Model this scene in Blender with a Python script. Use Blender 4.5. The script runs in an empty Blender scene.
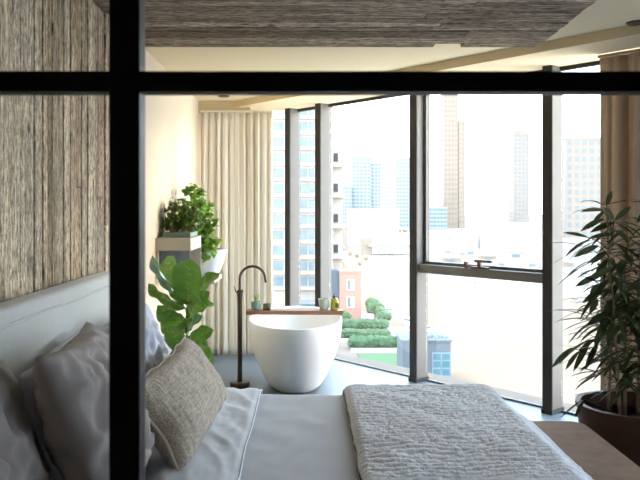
import bpy, bmesh, math, random
from mathutils import Vector, Matrix, noise
random.seed(7)
SC = bpy.context.scene
COL = SC.collection
PI = math.pi

# ------------------------------------------------------------------ helpers
def tag(o, label=None, cat=None, group=None, kind=None):
    if label: o['label'] = label
    if cat: o['category'] = cat
    if group: o['group'] = group
    if kind: o['kind'] = kind
    return o

def thing(name, loc, label=None, cat=None, group=None, kind=None):
    o = bpy.data.objects.new(name, None)
    o.empty_display_size = .05
    COL.objects.link(o); o.location = loc
    return tag(o, label, cat, group, kind)

def origin(o):
    v = Vector((0, 0, 0))
    while o is not None:
        v = v + o.location; o = o.parent
    return v

def obj(name, bm, mat, parent=None, smooth=True, loc=None, angle=40):
    """bmesh given in world coordinates -> ONE mesh object"""
    bmesh.ops.recalc_face_normals(bm, faces=bm.faces[:])
    me = bpy.data.meshes.new(name)
    off = origin(parent) if parent else Vector((0, 0, 0))
    base = Vector((0, 0, 0))
    if parent is None:
        if loc is None:
            xs = [v.co for v in bm.verts]
            base = Vector((sum(c.x for c in xs)/len(xs), sum(c.y for c in xs)/len(xs), min(c.z for c in xs)))
        else: base = Vector(loc)
    bmesh.ops.translate(bm, verts=bm.verts[:], vec=-(off+base))
    if smooth:
        for f in bm.faces: f.smooth = True
        for e in bm.edges:
            if len(e.link_faces) == 2 and e.calc_face_angle(0) > math.radians(angle): e.smooth = False
    bm.to_mesh(me); bm.free()
    o = bpy.data.objects.new(name, me); COL.objects.link(o)
    if mat: me.materials.append(mat)
    if parent: o.parent = parent
    else: o.location = base
    return o

def B(): return bmesh.new()

def box(bm, x0, x1, y0, y1, z0, z1, bev=0, seg=2):
    t = bmesh.new()
    bmesh.ops.create_cube(t, size=1)
    bmesh.ops.scale(t, vec=(x1-x0, y1-y0, z1-z0), verts=t.verts[:])
    bmesh.ops.translate(t, vec=((x0+x1)/2, (y0+y1)/2, (z0+z1)/2), verts=t.verts[:])
    if bev: bmesh.ops.bevel(t, geom=t.edges[:], offset=bev, segments=seg, affect='EDGES', profile=.5)
    return merge(bm, t)

def merge(bm, t, mtx=None):
    if mtx is not None: bmesh.ops.transform(t, matrix=mtx, verts=t.verts[:])
    me = bpy.data.meshes.new('_t'); t.to_mesh(me); t.free()
    bm.from_mesh(me); bpy.data.meshes.remove(me)
    return bm

def obox(bm, p, u, s0, s1, n0, n1, z0, z1, bev=0):
    """box along unit dir u from point p, offset n along the perpendicular (outward)"""
    n = Vector((-u.y, u.x, 0))
    t = bmesh.new(); bmesh.ops.create_cube(t, size=1)
    bmesh.ops.scale(t, vec=(s1-s0, n1-n0, z1-z0), verts=t.verts[:])
    if bev: bmesh.ops.bevel(t, geom=t.edges[:], offset=bev, segments=2, affect='EDGES', profile=.5)
    m = Matrix(((u.x, n.x, 0, 0), (u.y, n.y, 0, 0), (0, 0, 1, 0), (0, 0, 0, 1)))
    c = p + u*((s0+s1)/2) + n*((n0+n1)/2) + Vector((0, 0, (z0+z1)/2))
    return merge(bm, t, Matrix.Translation(c) @ m)

def prism(bm, pts, z0, z1):
    a = [bm.verts.new((x, y, z0)) for x, y in pts]; b = [bm.verts.new((x, y, z1)) for x, y in pts]
    bm.faces.new(a[::-1]); bm.faces.new(b)
    for i in range(len(pts)):
        j = (i+1) % len(pts); bm.faces.new((a[i], a[j], b[j], b[i]))
    return bm

def lathe(bm, prof, c, seg=32, sx=1, sy=1, ex=2.0, closed=False):
    """prof [(r,z)], centre c; ex = superellipse exponent"""
    rings = []
    for r, z in prof:
        ring = []
        for k in range(seg):
            a = 2*PI*k/seg; ca, sa = math.cos(a), math.sin(a)
            x = math.copysign(abs(ca)**(2/ex), ca); y = math.copysign(abs(sa)**(2/ex), sa)
            ring.append(bm.verts.new((c[0]+r*x*sx, c[1]+r*y*sy, c[2]+z)))
        rings.append(ring)
    for i in range(len(rings)-1):
        for k in range(seg):
            j = (k+1) % seg
            bm.faces.new((rings[i][k], rings[i][j], rings[i+1][j], rings[i+1][k]))
    bm.faces.new(rings[0][::-1]); bm.faces.new(rings[-1])
    return bm

def tube(bm, pts, r, seg=12, cap=True):
    pts = [Vector(p) for p in pts]
    rs = r if isinstance(r, (list, tuple)) else [r]*len(pts)
    rings = []; up = None
    for i, p in enumerate(pts):
        d = (pts[min(i+1, len(pts)-1)] - pts[max(i-1, 0)]).normalized()
        if up is None:
            up = Vector((0, 0, 1)) if abs(d.z) < .9 else Vector((1, 0, 0))
        s = d.cross(up).normalized(); up = s.cross(d).normalized()
        rings.append([bm.verts.new(p + (s*math.cos(2*PI*k/seg) + up*math.sin(2*PI*k/seg))*rs[i]) for k in range(seg)])
    for i in range(len(rings)-1):
        for k in range(seg):
            j = (k+1) % seg
            bm.faces.new((rings[i][k], rings[i][j], rings[i+1][j], rings[i+1][k]))
    if cap: bm.faces.new(rings[0][::-1]); bm.faces.new(rings[-1])
    return bm

def grid(bm, nu, nv, fn, close_u=False):
    V = [[bm.verts.new(fn(i/(nu-1), j/(nv-1))) for j in range(nv)] for i in range(nu)]
    for i in range(nu-1):
        for j in range(nv-1):
            bm.faces.new((V[i][j], V[i+1][j], V[i+1][j+1], V[i][j+1]))
    return V

def N(x, y, z=0, s=1): return noise.noise(Vector((x*s, y*s, z*s)))
def sm(a, b, t):
    t = max(0, min(1, (t-a)/(b-a))); return t*t*(3-2*t)

# ------------------------------------------------------------------ materials
MATS = {}
def nodes(name):
    m = bpy.data.materials.new(name); m.use_nodes = True
    nt = m.node_tree; b = nt.nodes['Principled BSDF']
    return m, nt, b, nt.nodes, nt.links

def mat(name, col, rough=.6, metal=0, var=.06, scale=6, bump=0, bscale=60, col2=None, stretch=None, spec=.5, sheen=0, island=False, emis=None, trans=0):
    m, nt, b, nd, lk = nodes(name)
    b.inputs['Roughness'].default_value = rough
    b.inputs['Metallic'].default_value = metal
    b.inputs['Specular IOR Level'].default_value = spec
    if sheen: b.inputs['Sheen Weight'].default_value = sheen
    tc = nd.new('ShaderNodeTexCoord'); mp = nd.new('ShaderNodeMapping')
    lk.new(tc.outputs['Object'], mp.inputs['Vector'])
    if stretch: mp.inputs['Scale'].default_value = stretch
    nz = nd.new('ShaderNodeTexNoise'); nz.inputs['Scale'].default_value = scale; nz.inputs['Detail'].default_value = 5
    lk.new(mp.outputs['Vector'], nz.inputs['Vector'])
    cr = nd.new('ShaderNodeValToRGB')
    c2 = col2 or tuple(max(0, c*(1-var*2)) for c in col)
    cr.color_ramp.elements[0].position = .3; cr.color_ramp.elements[1].position = .7
    cr.color_ramp.elements[0].color = (*c2, 1); cr.color_ramp.elements[1].color = (*col, 1)
    lk.new(nz.outputs['Fac'], cr.inputs['Fac']); out = cr.outputs['Color']
    if island:
        g = nd.new('ShaderNodeNewGeometry'); mr = nd.new('ShaderNodeMapRange')
        mr.inputs['To Min'].default_value = .6; mr.inputs['To Max'].default_value = 1.25
        lk.new(g.outputs['Random Per Island'], mr.inputs['Value'])
        mx = nd.new('ShaderNodeVectorMath'); mx.operation = 'SCALE'
        lk.new(out, mx.inputs[0]); lk.new(mr.outputs[0], mx.inputs['Scale']); out = mx.outputs[0]
    lk.new(out, b.inputs['Base Color'])
    if bump:
        bn = nd.new('ShaderNodeTexNoise'); bn.inputs['Scale'].default_value = bscale; bn.inputs['Detail'].default_value = 4
        lk.new(mp.outputs['Vector'], bn.inputs['Vector'])
        bp = nd.new('ShaderNodeBump'); bp.inputs['Strength'].default_value = bump; bp.inputs['Distance'].default_value = .01
        lk.new(bn.outputs['Fac'], bp.inputs['Height']); lk.new(bp.outputs['Normal'], b.inputs['Normal'])
    if trans:
        tr = nd.new('ShaderNodeBsdfTranslucent'); ms = nd.new('ShaderNodeMixShader'); ms.inputs[0].default_value = trans
        lk.new(out, tr.inputs['Color']); lk.new(b.outputs[0], ms.inputs[1]); lk.new(tr.outputs[0], ms.inputs[2])
        lk.new(ms.outputs[0], nd['Material Output'].inputs['Surface'])
    if emis:
        b.inputs['Emission Color'].default_value = (*emis[0], 1); b.inputs['Emission Strength'].default_value = emis[1]
    return m

def wood_planks(name, axis, cols, dark=.35, hi=1.15, fl=(.55, 1.3), st=.2, sat=1, contrast=1.0, bump=.6):
    """weathered boards; axis = grain direction index"""
    m, nt, b, nd, lk = nodes(name)
    b.inputs['Roughness'].default_value = .85; b.inputs['Specular IOR Level'].default_value = .25
    tc = nd.new('ShaderNodeTexCoord'); g = nd.new('ShaderNodeNewGeometry')
    off = nd.new('ShaderNodeVectorMath'); off.operation = 'SCALE'
    cmb = nd.new('ShaderNodeCombineXYZ')
    for i in range(3): lk.new(g.outputs['Random Per Island'], cmb.inputs[i])
    off.inputs['Scale'].default_value = 37
    lk.new(cmb.outputs[0], off.inputs[0])
    add = nd.new('ShaderNodeVectorMath'); lk.new(tc.outputs['Object'], add.inputs[0]); lk.new(off.outputs[0], add.inputs[1])
    def nz(scale, st, detail=6, rough=.6):
        mp = nd.new('ShaderNodeMapping'); s = [1, 1, 1]; s[axis] = st; mp.inputs['Scale'].default_value = s
        lk.new(add.outputs[0], mp.inputs['Vector'])
        n = nd.new('ShaderNodeTexNoise'); n.inputs['Scale'].default_value = scale; n.inputs['Detail'].default_value = detail
        n.inputs['Roughness'].default_value = rough
        lk.new(mp.outputs[0], n.inputs['Vector']); return n.outputs['Fac']
    r0 = nd.new('ShaderNodeValToRGB'); lk.new(g.outputs['Random Per Island'], r0.inputs['Fac'])
    el = r0.color_ramp.elements
    while len(el) < len(cols): el.new(.5)
    for i, c in enumerate(cols): el[i].position = i/(len(cols)-1); el[i].color = (*c, 1)
    r0.color_ramp.interpolation = 'CONSTANT' if False else 'LINEAR'
    grain = nz(55, .05); stain = nz(5, .35); knots = nz(26, .22, 3, .5); fleck = nz(70, st, 5, .75)
    def ramp(f, a, bb, lo, hi):
        r = nd.new('ShaderNodeMapRange'); r.inputs['From Min'].default_value = a; r.inputs['From Max'].default_value = bb
        r.inputs['To Min'].default_value = lo; r.inputs['To Max'].default_value = hi; lk.new(f, r.inputs['Value']); return r.outputs[0]
    def mul(a, bsock):
        v = nd.new('ShaderNodeMath'); v.operation = 'MULTIPLY'; lk.new(a, v.inputs[0]); lk.new(bsock, v.inputs[1]); return v.outputs[0]
    f = mul(mul(ramp(grain, .36, .62, dark, hi), ramp(stain, .3, .7, .7, 1.2)), ramp(knots, .29, .37, .18, 1))
    f = mul(f, ramp(fleck, .38, .6, *fl))
    sc = nd.new('ShaderNodeVectorMath'); sc.operation = 'SCALE'
    lk.new(r0.outputs['Color'], sc.inputs[0]); lk.new(f, sc.inputs['Scale'])
    lk.new(sc.outputs[0], b.inputs['Base Color'])
    bp = nd.new('ShaderNodeBump'); bp.inputs['Strength'].default_value = bump; bp.inputs['Distance'].default_value = .006
    lk.new(grain, bp.inputs['Height']); lk.new(bp.outputs[0], b.inputs['Normal'])
    return m

def glass_mat(name, refl=.05, tint=(1, 1, 1)):
    m = bpy.data.materials.new(name); m.use_nodes = True; nt = m.node_tree; nd = nt.nodes; lk = nt.links
    nd.remove(nd['Principled BSDF'])
    t = nd.new('ShaderNodeBsdfTransparent'); t.inputs[0].default_value = (*tint, 1)
    g = nd.new('ShaderNodeBsdfGlossy'); g.inputs['Roughness'].default_value = .02
    mx = nd.new('ShaderNodeMixShader'); mx.inputs[0].default_value = refl
    lk.new(t.outputs[0], mx.inputs[1]); lk.new(g.outputs[0], mx.inputs[2]); lk.new(mx.outputs[0], nd['Material Output'].inputs[0])
    return m

def weave_mat(name, c1, c2, scale=90, rough=.9, bump=.5, sheen=.2, stripe=None):
    """woven linen: two crossed wave textures + slubs"""
    m, nt, b, nd, lk = nodes(name)
    b.inputs['Roughness'].default_value = rough; b.inputs['Specular IOR Level'].default_value = .2; b.inputs['Sheen Weight'].default_value = sheen
    tc = nd.new('ShaderNodeTexCoord')
    def nz(sv, s):
        mp = nd.new('ShaderNodeMapping'); mp.inputs['Scale'].default_value = sv; lk.new(tc.outputs['Object'], mp.inputs['Vector'])
        n = nd.new('ShaderNodeTexNoise'); n.inputs['Scale'].default_value = s; n.inputs['Detail'].default_value = 3; lk.new(mp.outputs[0], n.inputs['Vector']); return n.outputs['Fac']
    sv1, sv2 = (stripe or ((1, .06, 1), (.06, 1, .06)))
    a = nz(sv1, scale); c = nz(sv2, scale)
    ad = nd.new('ShaderNodeMath'); ad.operation = 'ADD'; lk.new(a, ad.inputs[0]); lk.new(c, ad.inputs[1])
    mr = nd.new('ShaderNodeMapRange'); mr.inputs['From Min'].default_value = .75; mr.inputs['From Max'].default_value = 1.25; lk.new(ad.outputs[0], mr.inputs['Value'])
    mx = nd.new('ShaderNodeMix'); mx.data_type = 'RGBA'; mx.inputs['A'].default_value = (*c1, 1); mx.inputs['B'].default_value = (*c2, 1)
    lk.new(mr.outputs[0], mx.inputs['Factor']); lk.new(mx.outputs['Result'], b.inputs['Base Color'])
    bp = nd.new('ShaderNodeBump'); bp.inputs['Strength'].default_value = bump; bp.inputs['Distance'].default_value = .004
    lk.new(ad.outputs[0], bp.inputs['Height']); lk.new(bp.outputs[0], b.inputs['Normal'])
    return m

m_wall = mat('plaster', (.66, .56, .42), .9, var=.03, scale=2, bump=.05, bscale=150)
m_ceil = mat('ceiling_paint', (.68, .58, .39), .9, var=.02, scale=2)
m_bulk = mat('bulkhead_paint', (.68, .56, .36), .9, var=.02, scale=2)
m_back = mat('dark_plaster', (.16, .14, .12), .9, var=.05)
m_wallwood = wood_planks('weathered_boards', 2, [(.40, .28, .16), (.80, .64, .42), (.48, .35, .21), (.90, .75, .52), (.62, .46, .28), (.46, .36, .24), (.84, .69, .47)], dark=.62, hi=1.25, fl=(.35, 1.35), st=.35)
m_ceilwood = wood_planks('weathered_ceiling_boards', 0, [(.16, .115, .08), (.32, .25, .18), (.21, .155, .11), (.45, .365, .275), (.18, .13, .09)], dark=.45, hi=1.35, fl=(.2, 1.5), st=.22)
m_floor = mat('stone_tile', (.13, .155, .18), .45, var=.08, scale=5, bump=.05, bscale=40)
m_black = mat('black_steel', (.006, .006, .006), .5, metal=0, var=.1, spec=.25)
m_alu = mat('anodised_frame', (.12, .112, .10), .6, metal=.1, var=.04, scale=3, stretch=(1, 1, .05))
m_transom = mat('transom_aluminium', (.15, .135, .115), .5, metal=.2, var=.04)  # frame aluminium again, lightened in colour to offset its shaded face
m_aludark = mat('dark_frame_shaded_face', (.05, .047, .044), .7, spec=.2, var=.05)  # dark frame parts; also carries the shade on the mullions' inner faces
m_glass = glass_mat('window_glass', .04, (.97, .985, .98))
m_pglass = glass_mat('partition_glass', .015, (.99, .99, .99))
m_frost = mat('frosted_fill_glass', (.60, .64, .70), .5, var=.01, trans=.85)  # scatters sun and sky as added fill light
m_head = mat('headboard_linen', (.68, .67, .61), .9, var=.03, scale=30, bump=.25, bscale=220, sheen=.15)
m_sheet = mat('white_cotton', (.80, .83, .88), .75, var=.02, scale=3, bump=.1, bscale=300, sheen=.15)
m_duvet = mat('duvet_cotton', (.67, .68, .71), .8, var=.03, scale=2, bump=.12, bscale=260, sheen=.1)
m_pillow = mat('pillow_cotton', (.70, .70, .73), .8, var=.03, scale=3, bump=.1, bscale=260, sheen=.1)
m_pillowshade = mat('shade_toned_pillow_cotton', (.42, .37, .32), .8, var=.03, scale=3, bump=.1, bscale=260, sheen=.1)  # pillow cotton again, with the dim side's shade in its colour
m_linen = weave_mat('cushion_linen', (.32, .255, .18), (.66, .56, .43), 150, bump=.9, stripe=((1, .08, 1), (.05, .6, .05)))
m_pipe = mat('cushion_piping', (.70, .62, .50), .8)
m_throw = mat('throw_fleece', (.95, .96, .99), .95, scale=3, col2=(.84, .82, .81), bump=.5, bscale=95, sheen=.4)
m_trim = mat('throw_edge', (.20, .17, .12), .95)
m_bench = mat('bench_suede', (.27, .165, .10), .9, spec=.05, scale=14, col2=(.19, .115, .07), bump=.3, bscale=120, sheen=.1)
m_legwood = mat('dark_wood', (.08, .05, .035), .5)
m_tub = mat('tub_stone', (.86, .84, .82), .35, var=.01, scale=2)
m_bronze = mat('bronze', (.10, .07, .05), .35, metal=.8, var=.1)
m_oak = mat('board_wood', (.33, .15, .07), .5, col2=(.18, .075, .035), scale=9, stretch=(.5, 6, 6), bump=.2)
m_curt = mat('curtain_linen', (.84, .79, .69), .9, var=.03, scale=6, bump=.15, bscale=300, stretch=(1, 1, .3), trans=.22)
m_curtd = mat('curtain_taupe', (.46, .35, .25), .9, var=.05, scale=6, bump=.15, bscale=300, stretch=(1, 1, .3), trans=.2)
m_fig = mat('fig_leaf', (.18, .37, .045), .3, col2=(.09, .22, .022), scale=8, trans=.12)
m_figb = mat('fig_leaf_bluish', (.22, .36, .26), .3, col2=(.12, .24, .16), scale=8, trans=.1)
m_vein = mat('fig_vein', (.42, .55, .20), .5)
m_bark = mat('bark', (.17, .12, .07), .9, bump=.4)
m_vine = mat('vine_leaf', (.28, .48, .06), .45, col2=(.14, .30, .03), scale=14, trans=.25)
m_herb = mat('bushy_leaf', (.20, .32, .05), .5, col2=(.08, .16, .025), scale=20, trans=.15)
m_flower = mat('white_flower', (.8, .8, .72), .7)
m_palm = mat('palm_leaf', (.07, .09, .022), .6, spec=.2, col2=(.03, .045, .012), scale=10, trans=.08)
m_cane = mat('palm_cane', (.20, .14, .07), .6, stretch=(1, 1, .2))
m_potd = mat('brown_glazed_pot', (.085, .036, .02), .55, spec=.25, var=.15)
m_soil = mat('soil', (.03, .02, .014), 1, bump=1, bscale=60)
m_potw = mat('white_ceramic', (.80, .80, .86), .3, var=.02)
m_potg = mat('green_grey_ceramic', (.16, .24, .20), .4)
m_cab = mat('cabinet_front', (.50, .44, .36), .6, scale=5, stretch=(.3, 4, 4))
m_nicheshade = mat('cabinet_niche_shade', (.16, .19, .25), .6)  # blue-grey is the shade inside the niche, set as a colour
m_succ = mat('succulent', (.26, .42, .12), .5)
m_candle = mat('dark_candle_glass', (.10, .11, .05), .25)
m_cup = mat('celadon_cup', (.46, .50, .40), .35)
m_oil = mat('yellow_bottle', (.62, .50, .01), .15, col2=(.35, .32, .02), scale=12)
m_cap = mat('black_cap', (.02, .02, .02), .4)
m_label = mat('olive_label', (.10, .12, .02), .6)
m_lampin = mat('downlight_inner', (.05, .045, .04), .4)
m_lampring = mat('downlight_ring', (.05, .04, .03), .5)
# outdoors; distance haze is put into the pale tower and facade colours
m_ground = mat('city_ground', (.33, .28, .23), .95, scale=.035, col2=(.16, .12, .09), spec=.0)
m_water = mat('river_water', (.24, .165, .115), .9, spec=.0, scale=.01, var=.05, stretch=(.25, 1, 1))  # peach reflection of the sun is put into the diffuse colour
m_ledge = mat('ledge_concrete', (.16, .115, .08), .9, bump=.2)
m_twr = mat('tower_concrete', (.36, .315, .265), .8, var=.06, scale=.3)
m_twrg = mat('tower_window', (.13, .175, .195), .3, col2=(.075, .105, .12), scale=.35)
m_twrf = mat('tower_window_frame', (.20, .20, .19), .6)
m_far1 = mat('hazed_blue_facade', (.235, .265, .285), .6, var=.03, scale=.1)  # paled to carry the haze of the far bank
m_far1g = mat('blue_grey_glazing', (.13, .155, .175), .4, var=.1, scale=.1)
m_far2 = mat('hazed_peach_facade', (.24, .18, .135), .8, var=.03, scale=.1)  # haze is mixed into this colour as well
m_far2g = mat('peach_glazing', (.18, .135, .10), .5, var=.05)
m_far3 = mat('white_facade', (.34, .31, .29), .8, var=.04, scale=.1)
m_far3g = mat('grey_glazing', (.22, .20, .19), .4)
m_brick = mat('red_brick', (.34, .17, .125), .9, scale=2, bump=.3)
m_hedge = mat('hedge_green', (.055, .095, .035), .9, col2=(.03, .06, .025), scale=1.2, bump=1, bscale=3)
m_lawn = mat('lawn', (.05, .10, .03), .95, scale=.5)
m_teal = mat('teal_glazing', (.045, .115, .14), .2)
m_slate = mat('grey_blue_render', (.065, .078, .088), .7)
m_tree = mat('tree_green', (.06, .10, .04), .9, scale=1, bump=1, bscale=3)
m_boat = mat('boat_white', (.5, .5, .5), .4)
m_boatd = mat('boat_window', (.03, .04, .05), .3)
m_pave = mat('terrace_paving', (.20, .14, .11), .9, scale=.5)
m_sand = mat('orange_site', (.28, .20, .13), .9, scale=.3)

# ------------------------------------------------------------------ room shell
A = Vector((.984, 6.77, 0)); U = Vector((.6413, -.7673, 0))       # window line, inner face of the mullions
def W(s, n=0): return A + U*s + Vector((-U.y, U.x, 0))*n           # n > 0 = outwards
XL, XR, YN, YF, ZC = -1.19, 3.2, -1.0, 8.45, 2.74
sL, sR = -2.19, 3.455
pl = W(sL); pr = W(sR)
b = prism(B(), [(XL, YN), (XR, YN), (pr.x, pr.y), (W(sR, .16).x, W(sR, .16).y), (W(sL, .16).x, YF), (XL, YF)], -.25, 0)
tag(obj('floor', b, m_floor, smooth=False), kind='structure')
b = prism(B(), [(XL-.1, YN-.1), (XR+.1, YN-.1), (XR+.1, 4.4), (W(sL, .2).x, YF+.1), (XL-.1, YF+.1)], ZC, ZC+.2)
tag(obj('ceiling', b, m_ceil, smooth=False), kind='structure')
tag(obj('wall_left', box(B(), XL-.12, XL, YN, YF, 0, ZC), m_wall, smooth=False), kind='structure')
tag(obj('wall_far', box(B(), XL, pl.x, YF, YF+.12, 0, ZC), m_wall, smooth=False), kind='structure')
b = box(B(), XR, XR+.12, YN, 1.2, 0, ZC); box(b, XR, XR+.12, 4.0, pr.y+.1, 0, ZC); box(b, XR, XR+.12, 1.2, 4.0, ZC-.12, ZC); box(b, XR, XR+.12, 1.2, 4.0, 0, .12)
tag(obj('wall_right', b, m_wall, smooth=False), kind='structure')
w2 = thing('added_fill_window', (XR+.06, 2.6, .12), kind='structure')  # added side window, out of view; gives the bed soft fill light
b = B()
for y0, y1 in ((1.2, 1.25), (2.57, 2.63), (3.95, 4.0)): box(b, XR+.03, XR+.09, y0, y1, .12, ZC-.12)
box(b, XR+.03, XR+.09, 1.25, 3.95, .12, .17); box(b, XR+.03, XR+.09, 1.25, 3.95, ZC-.17, ZC-.12)
obj('window_frame', b, m_aludark, w2, smooth=False)
for y0, y1 in ((1.25, 2.57), (2.63, 3.95)): obj('frosted_fill_pane', box(B(), XR+.055, XR+.065, y0, y1, .17, ZC-.17), m_frost, w2, smooth=False)
tag(obj('wall_near', box(B(), XL, XR, YN-.12, YN, 0, ZC), m_back, smooth=False), kind='structure')
# bulkhead (curtain pocket) over the windows
b = obox(B(), A, U, sL-.3, sR, -.48, .16, 2.672, ZC)
bo = obj('trim_1', b, m_bulk, smooth=False); tag(bo, kind='structure')
b = box(B(), XL, -.62, 8.12, YF, 2.615, ZC)
tag(obj('trim_2', b, m_bulk, smooth=False), kind='structure')
# outer ledge
b = obox(B(), A, U, sL-.3, sR+.3, .16, .48, -.3, -.02)
tag(obj('trim_3', b, m_ledge, smooth=False), kind='structure')
# skirting
tag(obj('baseboard_left', box(B(), XL, XL+.012, 4.52, YF, 0, .09), m_wall, smooth=False), kind='structure')

# board-clad wall behind the bed
b = B(); y = -.98; r = random.Random(3)
while y < 4.48:
    w = r.choice([.055, .07, .09, .11, .13, .15]); y1 = min(y+w, 4.5)
    if y1-y < .02: break
    x1 = XL + .026 + r.random()*.016
    cuts = [0] + ([r.uniform(.4, 2.3)] if r.random() < .15 else []) + [2.70]
    for k in range(len(cuts)-1):
        box(b, XL+.002, x1, y+.003, y1-.003, cuts[k]+.001, cuts[k+1]-.001, .003, 1)
    y = y1
clad = obj('trim_4', b, m_wallwood, smooth=False); tag(clad, kind='structure')
# board-clad ceiling raft
b = B(); y = 5.16; r = random.Random(11)
first = True
while y > -.9:
    w = .12 if first else r.choice([.09, .11, .13, .15, .18])
    y0 = y-w
    x = XL+.045
    while x < 1.5:
        xe = 1.58 - .03*max(0, min(1.5, 5.2-y0))
        L = r.uniform(1.2, 2.4); x1 = min(x+L, xe)
        if xe-x1 < .35: x1 = xe
        z = 2.682 + r.random()*.007
        if first and x < .9 < x1:
            box(b, x, .86, y0, y, z, 2.735, .002, 1); box(b, 1.05, 1.56, y0, y, z, 2.735, .002, 1)
            x = 1.6; continue
        box(b, x+.001, x1-.001, y0+.003, y-.003, z, 2.735, .002, 1); x = x1
    y = y0; first = False
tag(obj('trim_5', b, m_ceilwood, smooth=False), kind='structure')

# ------------------------------------------------------------------ window wall
win = thing('window_1', A, kind='structure')
S = [-1.89, -1.38, -.05, 1.325, 2.70]
ZH = 2.672
for s in S:
    hw = .042
    obj('mullion', obox(B(), A, U, s-hw+.004, s+hw-.004, .012, .16, .0, ZH, .002), m_alu, win, smooth=False)
    c = obj('mullion_shaded_face', obox(B(), A, U, s-hw, s+hw, 0, .014, .0, ZH, .002), m_aludark, win, smooth=False)  # same metal as the mullion, its unlit side darkened by colour
    c['label'] = 'unlit inner face of the mullion, shade in its dark grey colour'
    f = obj('mullion_foot', obox(B(), A, U, s-hw-.006, s+hw+.006, -.006, .165, 0, .035), m_aludark, win, smooth=False)
obj('bottom_frame', obox(B(), A, U, sL+.1, sR, .12, .155, 0, .016, .003), m_alu, win, smooth=False)
obj('top_frame', obox(B(), A, U, sL+.1, sR, .12, .16, ZH-.03, ZH, .003), m_aludark, win, smooth=False)
obj('transom', obox(B(), A, U, S[2]+.04, S[3]-.04, .03, .16, .995, 1.07, .003), m_transom, win, smooth=False)
edges = [sL+.1] + S + [sR]
for i in range(len(edges)-1):
    a0, a1 = edges[i]+.04, edges[i+1]-.04
    if i == 3:
        obj('pane', obox(B(), A, U, a0, a1, .135, .143, .016, .995), m_glass, win, smooth=False)
        sash = B()
        obox(sash, A, U, a0, a0+.03, .10, .15, 1.07, ZH-.03); obox(sash, A, U, a1-.03, a1, .10, .15, 1.07, ZH-.03)
        obox(sash, A, U, a0+.03, a1-.03, .10, .15, 1.07, 1.095)
        so = obj('sash', sash, m_alu, win, smooth=False)
        obj('sash_pane', obox(B(), A, U, a0+.03, a1-.03, .125, .133, 1.095, ZH-.03), m_glass, so, smooth=False)
    else:
        obj('pane', obox(B(), A, U, a0, a1, .135, .143, .016, ZH-.03), m_glass, win, smooth=False)
# latch on the transom
h = B()
sh = .62
obox(h, A, U, sh-.11, sh-.08, .02, .05, 1.07, 1.125, .003)
obox(h, A, U, sh-.05, sh+.13, .03, .06, 1.07, 1.088, .003)
obox(h, A, U, sh+.02, sh+.05, .03, .055, 1.088, 1.135, .003)
obox(h, A, U, sh, sh+.17, .02, .045, 1.125, 1.147, .003)
obj('window_latch', h, m_bronze, win, smooth=False)

# ------------------------------------------------------------------ glazed partition in front of the camera
par = thing('glazed_partition', (.2, .82, 0), 'black steel framed glass partition standing between the viewer and the bedroom', 'partition')
PX = [-.815, -.1985, .42, 1.04, 1.66, 2.28, 2.9]
for x in PX:
    obj('post', box(B(), x-.0165, x+.0165, .81, .84, .0, ZC, .001), m_black, par, smooth=False)
xs = [XL] + PX + [XR]
for z0, z1 in ((0, .05), (1.02, 1.042), (1.706, 1.728), (ZC-.04, ZC)):
    for i in range(len(xs)-1):
        a0 = xs[i] + (.0165 if i else 0); a1 = xs[i+1] - (.0165 if i < len(xs)-2 else 0)
        obj('rail', box(B(), a0, a1, .811, .839, z0, z1), m_black, par, smooth=False)
for i in range(len(xs)-1):
    for z0, z1 in ((.05, 1.02), (1.042, 1.706), (1.728, ZC-.04)):
        a0 = xs[i] + (.0165 if i else 0); a1 = xs[i+1] - (.0165 if i < len(xs)-2 else 0)
        obj('pane', box(B(), a0, a1, .823, .827, z0, z1), m_pglass, par, smooth=False)

# ------------------------------------------------------------------ downlights
def downlight(x, y, label):
    t = thing('recessed_downlight', (x, y, ZC-.012), label, 'ceiling light', 'recessed downlights')
    obj('trim_ring', lathe(B(), [(.055, 0), (.06, .004), (.06, .0115), (.04, .0115), (.04, .002)], (x, y, ZC-.012), 28), m_lampring, t)
    obj('lamp_recess', lathe(B(), [(.038, .003), (.039, .011)], (x, y, ZC-.012), 28), m_lampin, t)
downlight(-.87, 7.75, 'small dark recessed ceiling downlight above the cream curtain at the far left')
downlight(2.05, 4.68, 'small dark recessed ceiling downlight above the taupe curtain at right')

# ------------------------------------------------------------------ curtains
def curtain(name, mt, p, u, L, folds, amp, z0, z1, label, seed, zh=.09):
    n = Vector((-u.y, u.x, 0)); r = random.Random(seed)
    ph = [r.uniform(0, 6) for _ in range(4)]
    t = thing(name, p + u*(L/2) + Vector((0, 0, z0)), label, 'curtain')
    def fn(off):
        def f(i, j):
            z = z0 + (z1-z0)*j
            loose = 1-.45*sm(.9, 1, j)
            w = i*folds*2*PI + .9*math.sin(i*11+ph[0]) + .5*math.sin(i*23+ph[1]) + .25*N(i*8, z*.5, ph[2])
            d = amp*loose*(.5+.6*abs(N(i*7, .3, seed)))*(math.sin(w) + .35*math.sin(2.1*w+ph[3]+z*.4)) + .02*N(i*16, z*.35, seed) + .008*N(i*50, z*.6, seed)
            sx = .006*math.cos(w)*loose + .006*N(i*10, z, 5)
            q = p + u*(i*L + sx) + n*(d+off); q.z = z
            return q
        return f
    b = B(); nu = int(folds*22)
    grid(b, nu, 26, fn(0)); 
    o = obj('drape', b, mt, t, angle=80)
    md = o.modifiers.new('thickness', 'SOLIDIFY'); md.thickness = .003
    b = B()
    obox(b, p, u, .0, L, -.012, .012, z1+.002, z1+.022, .003)
    obj('curtain_track', b, m_curt if mt is m_curt else m_curtd, t, smooth=False)
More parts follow.
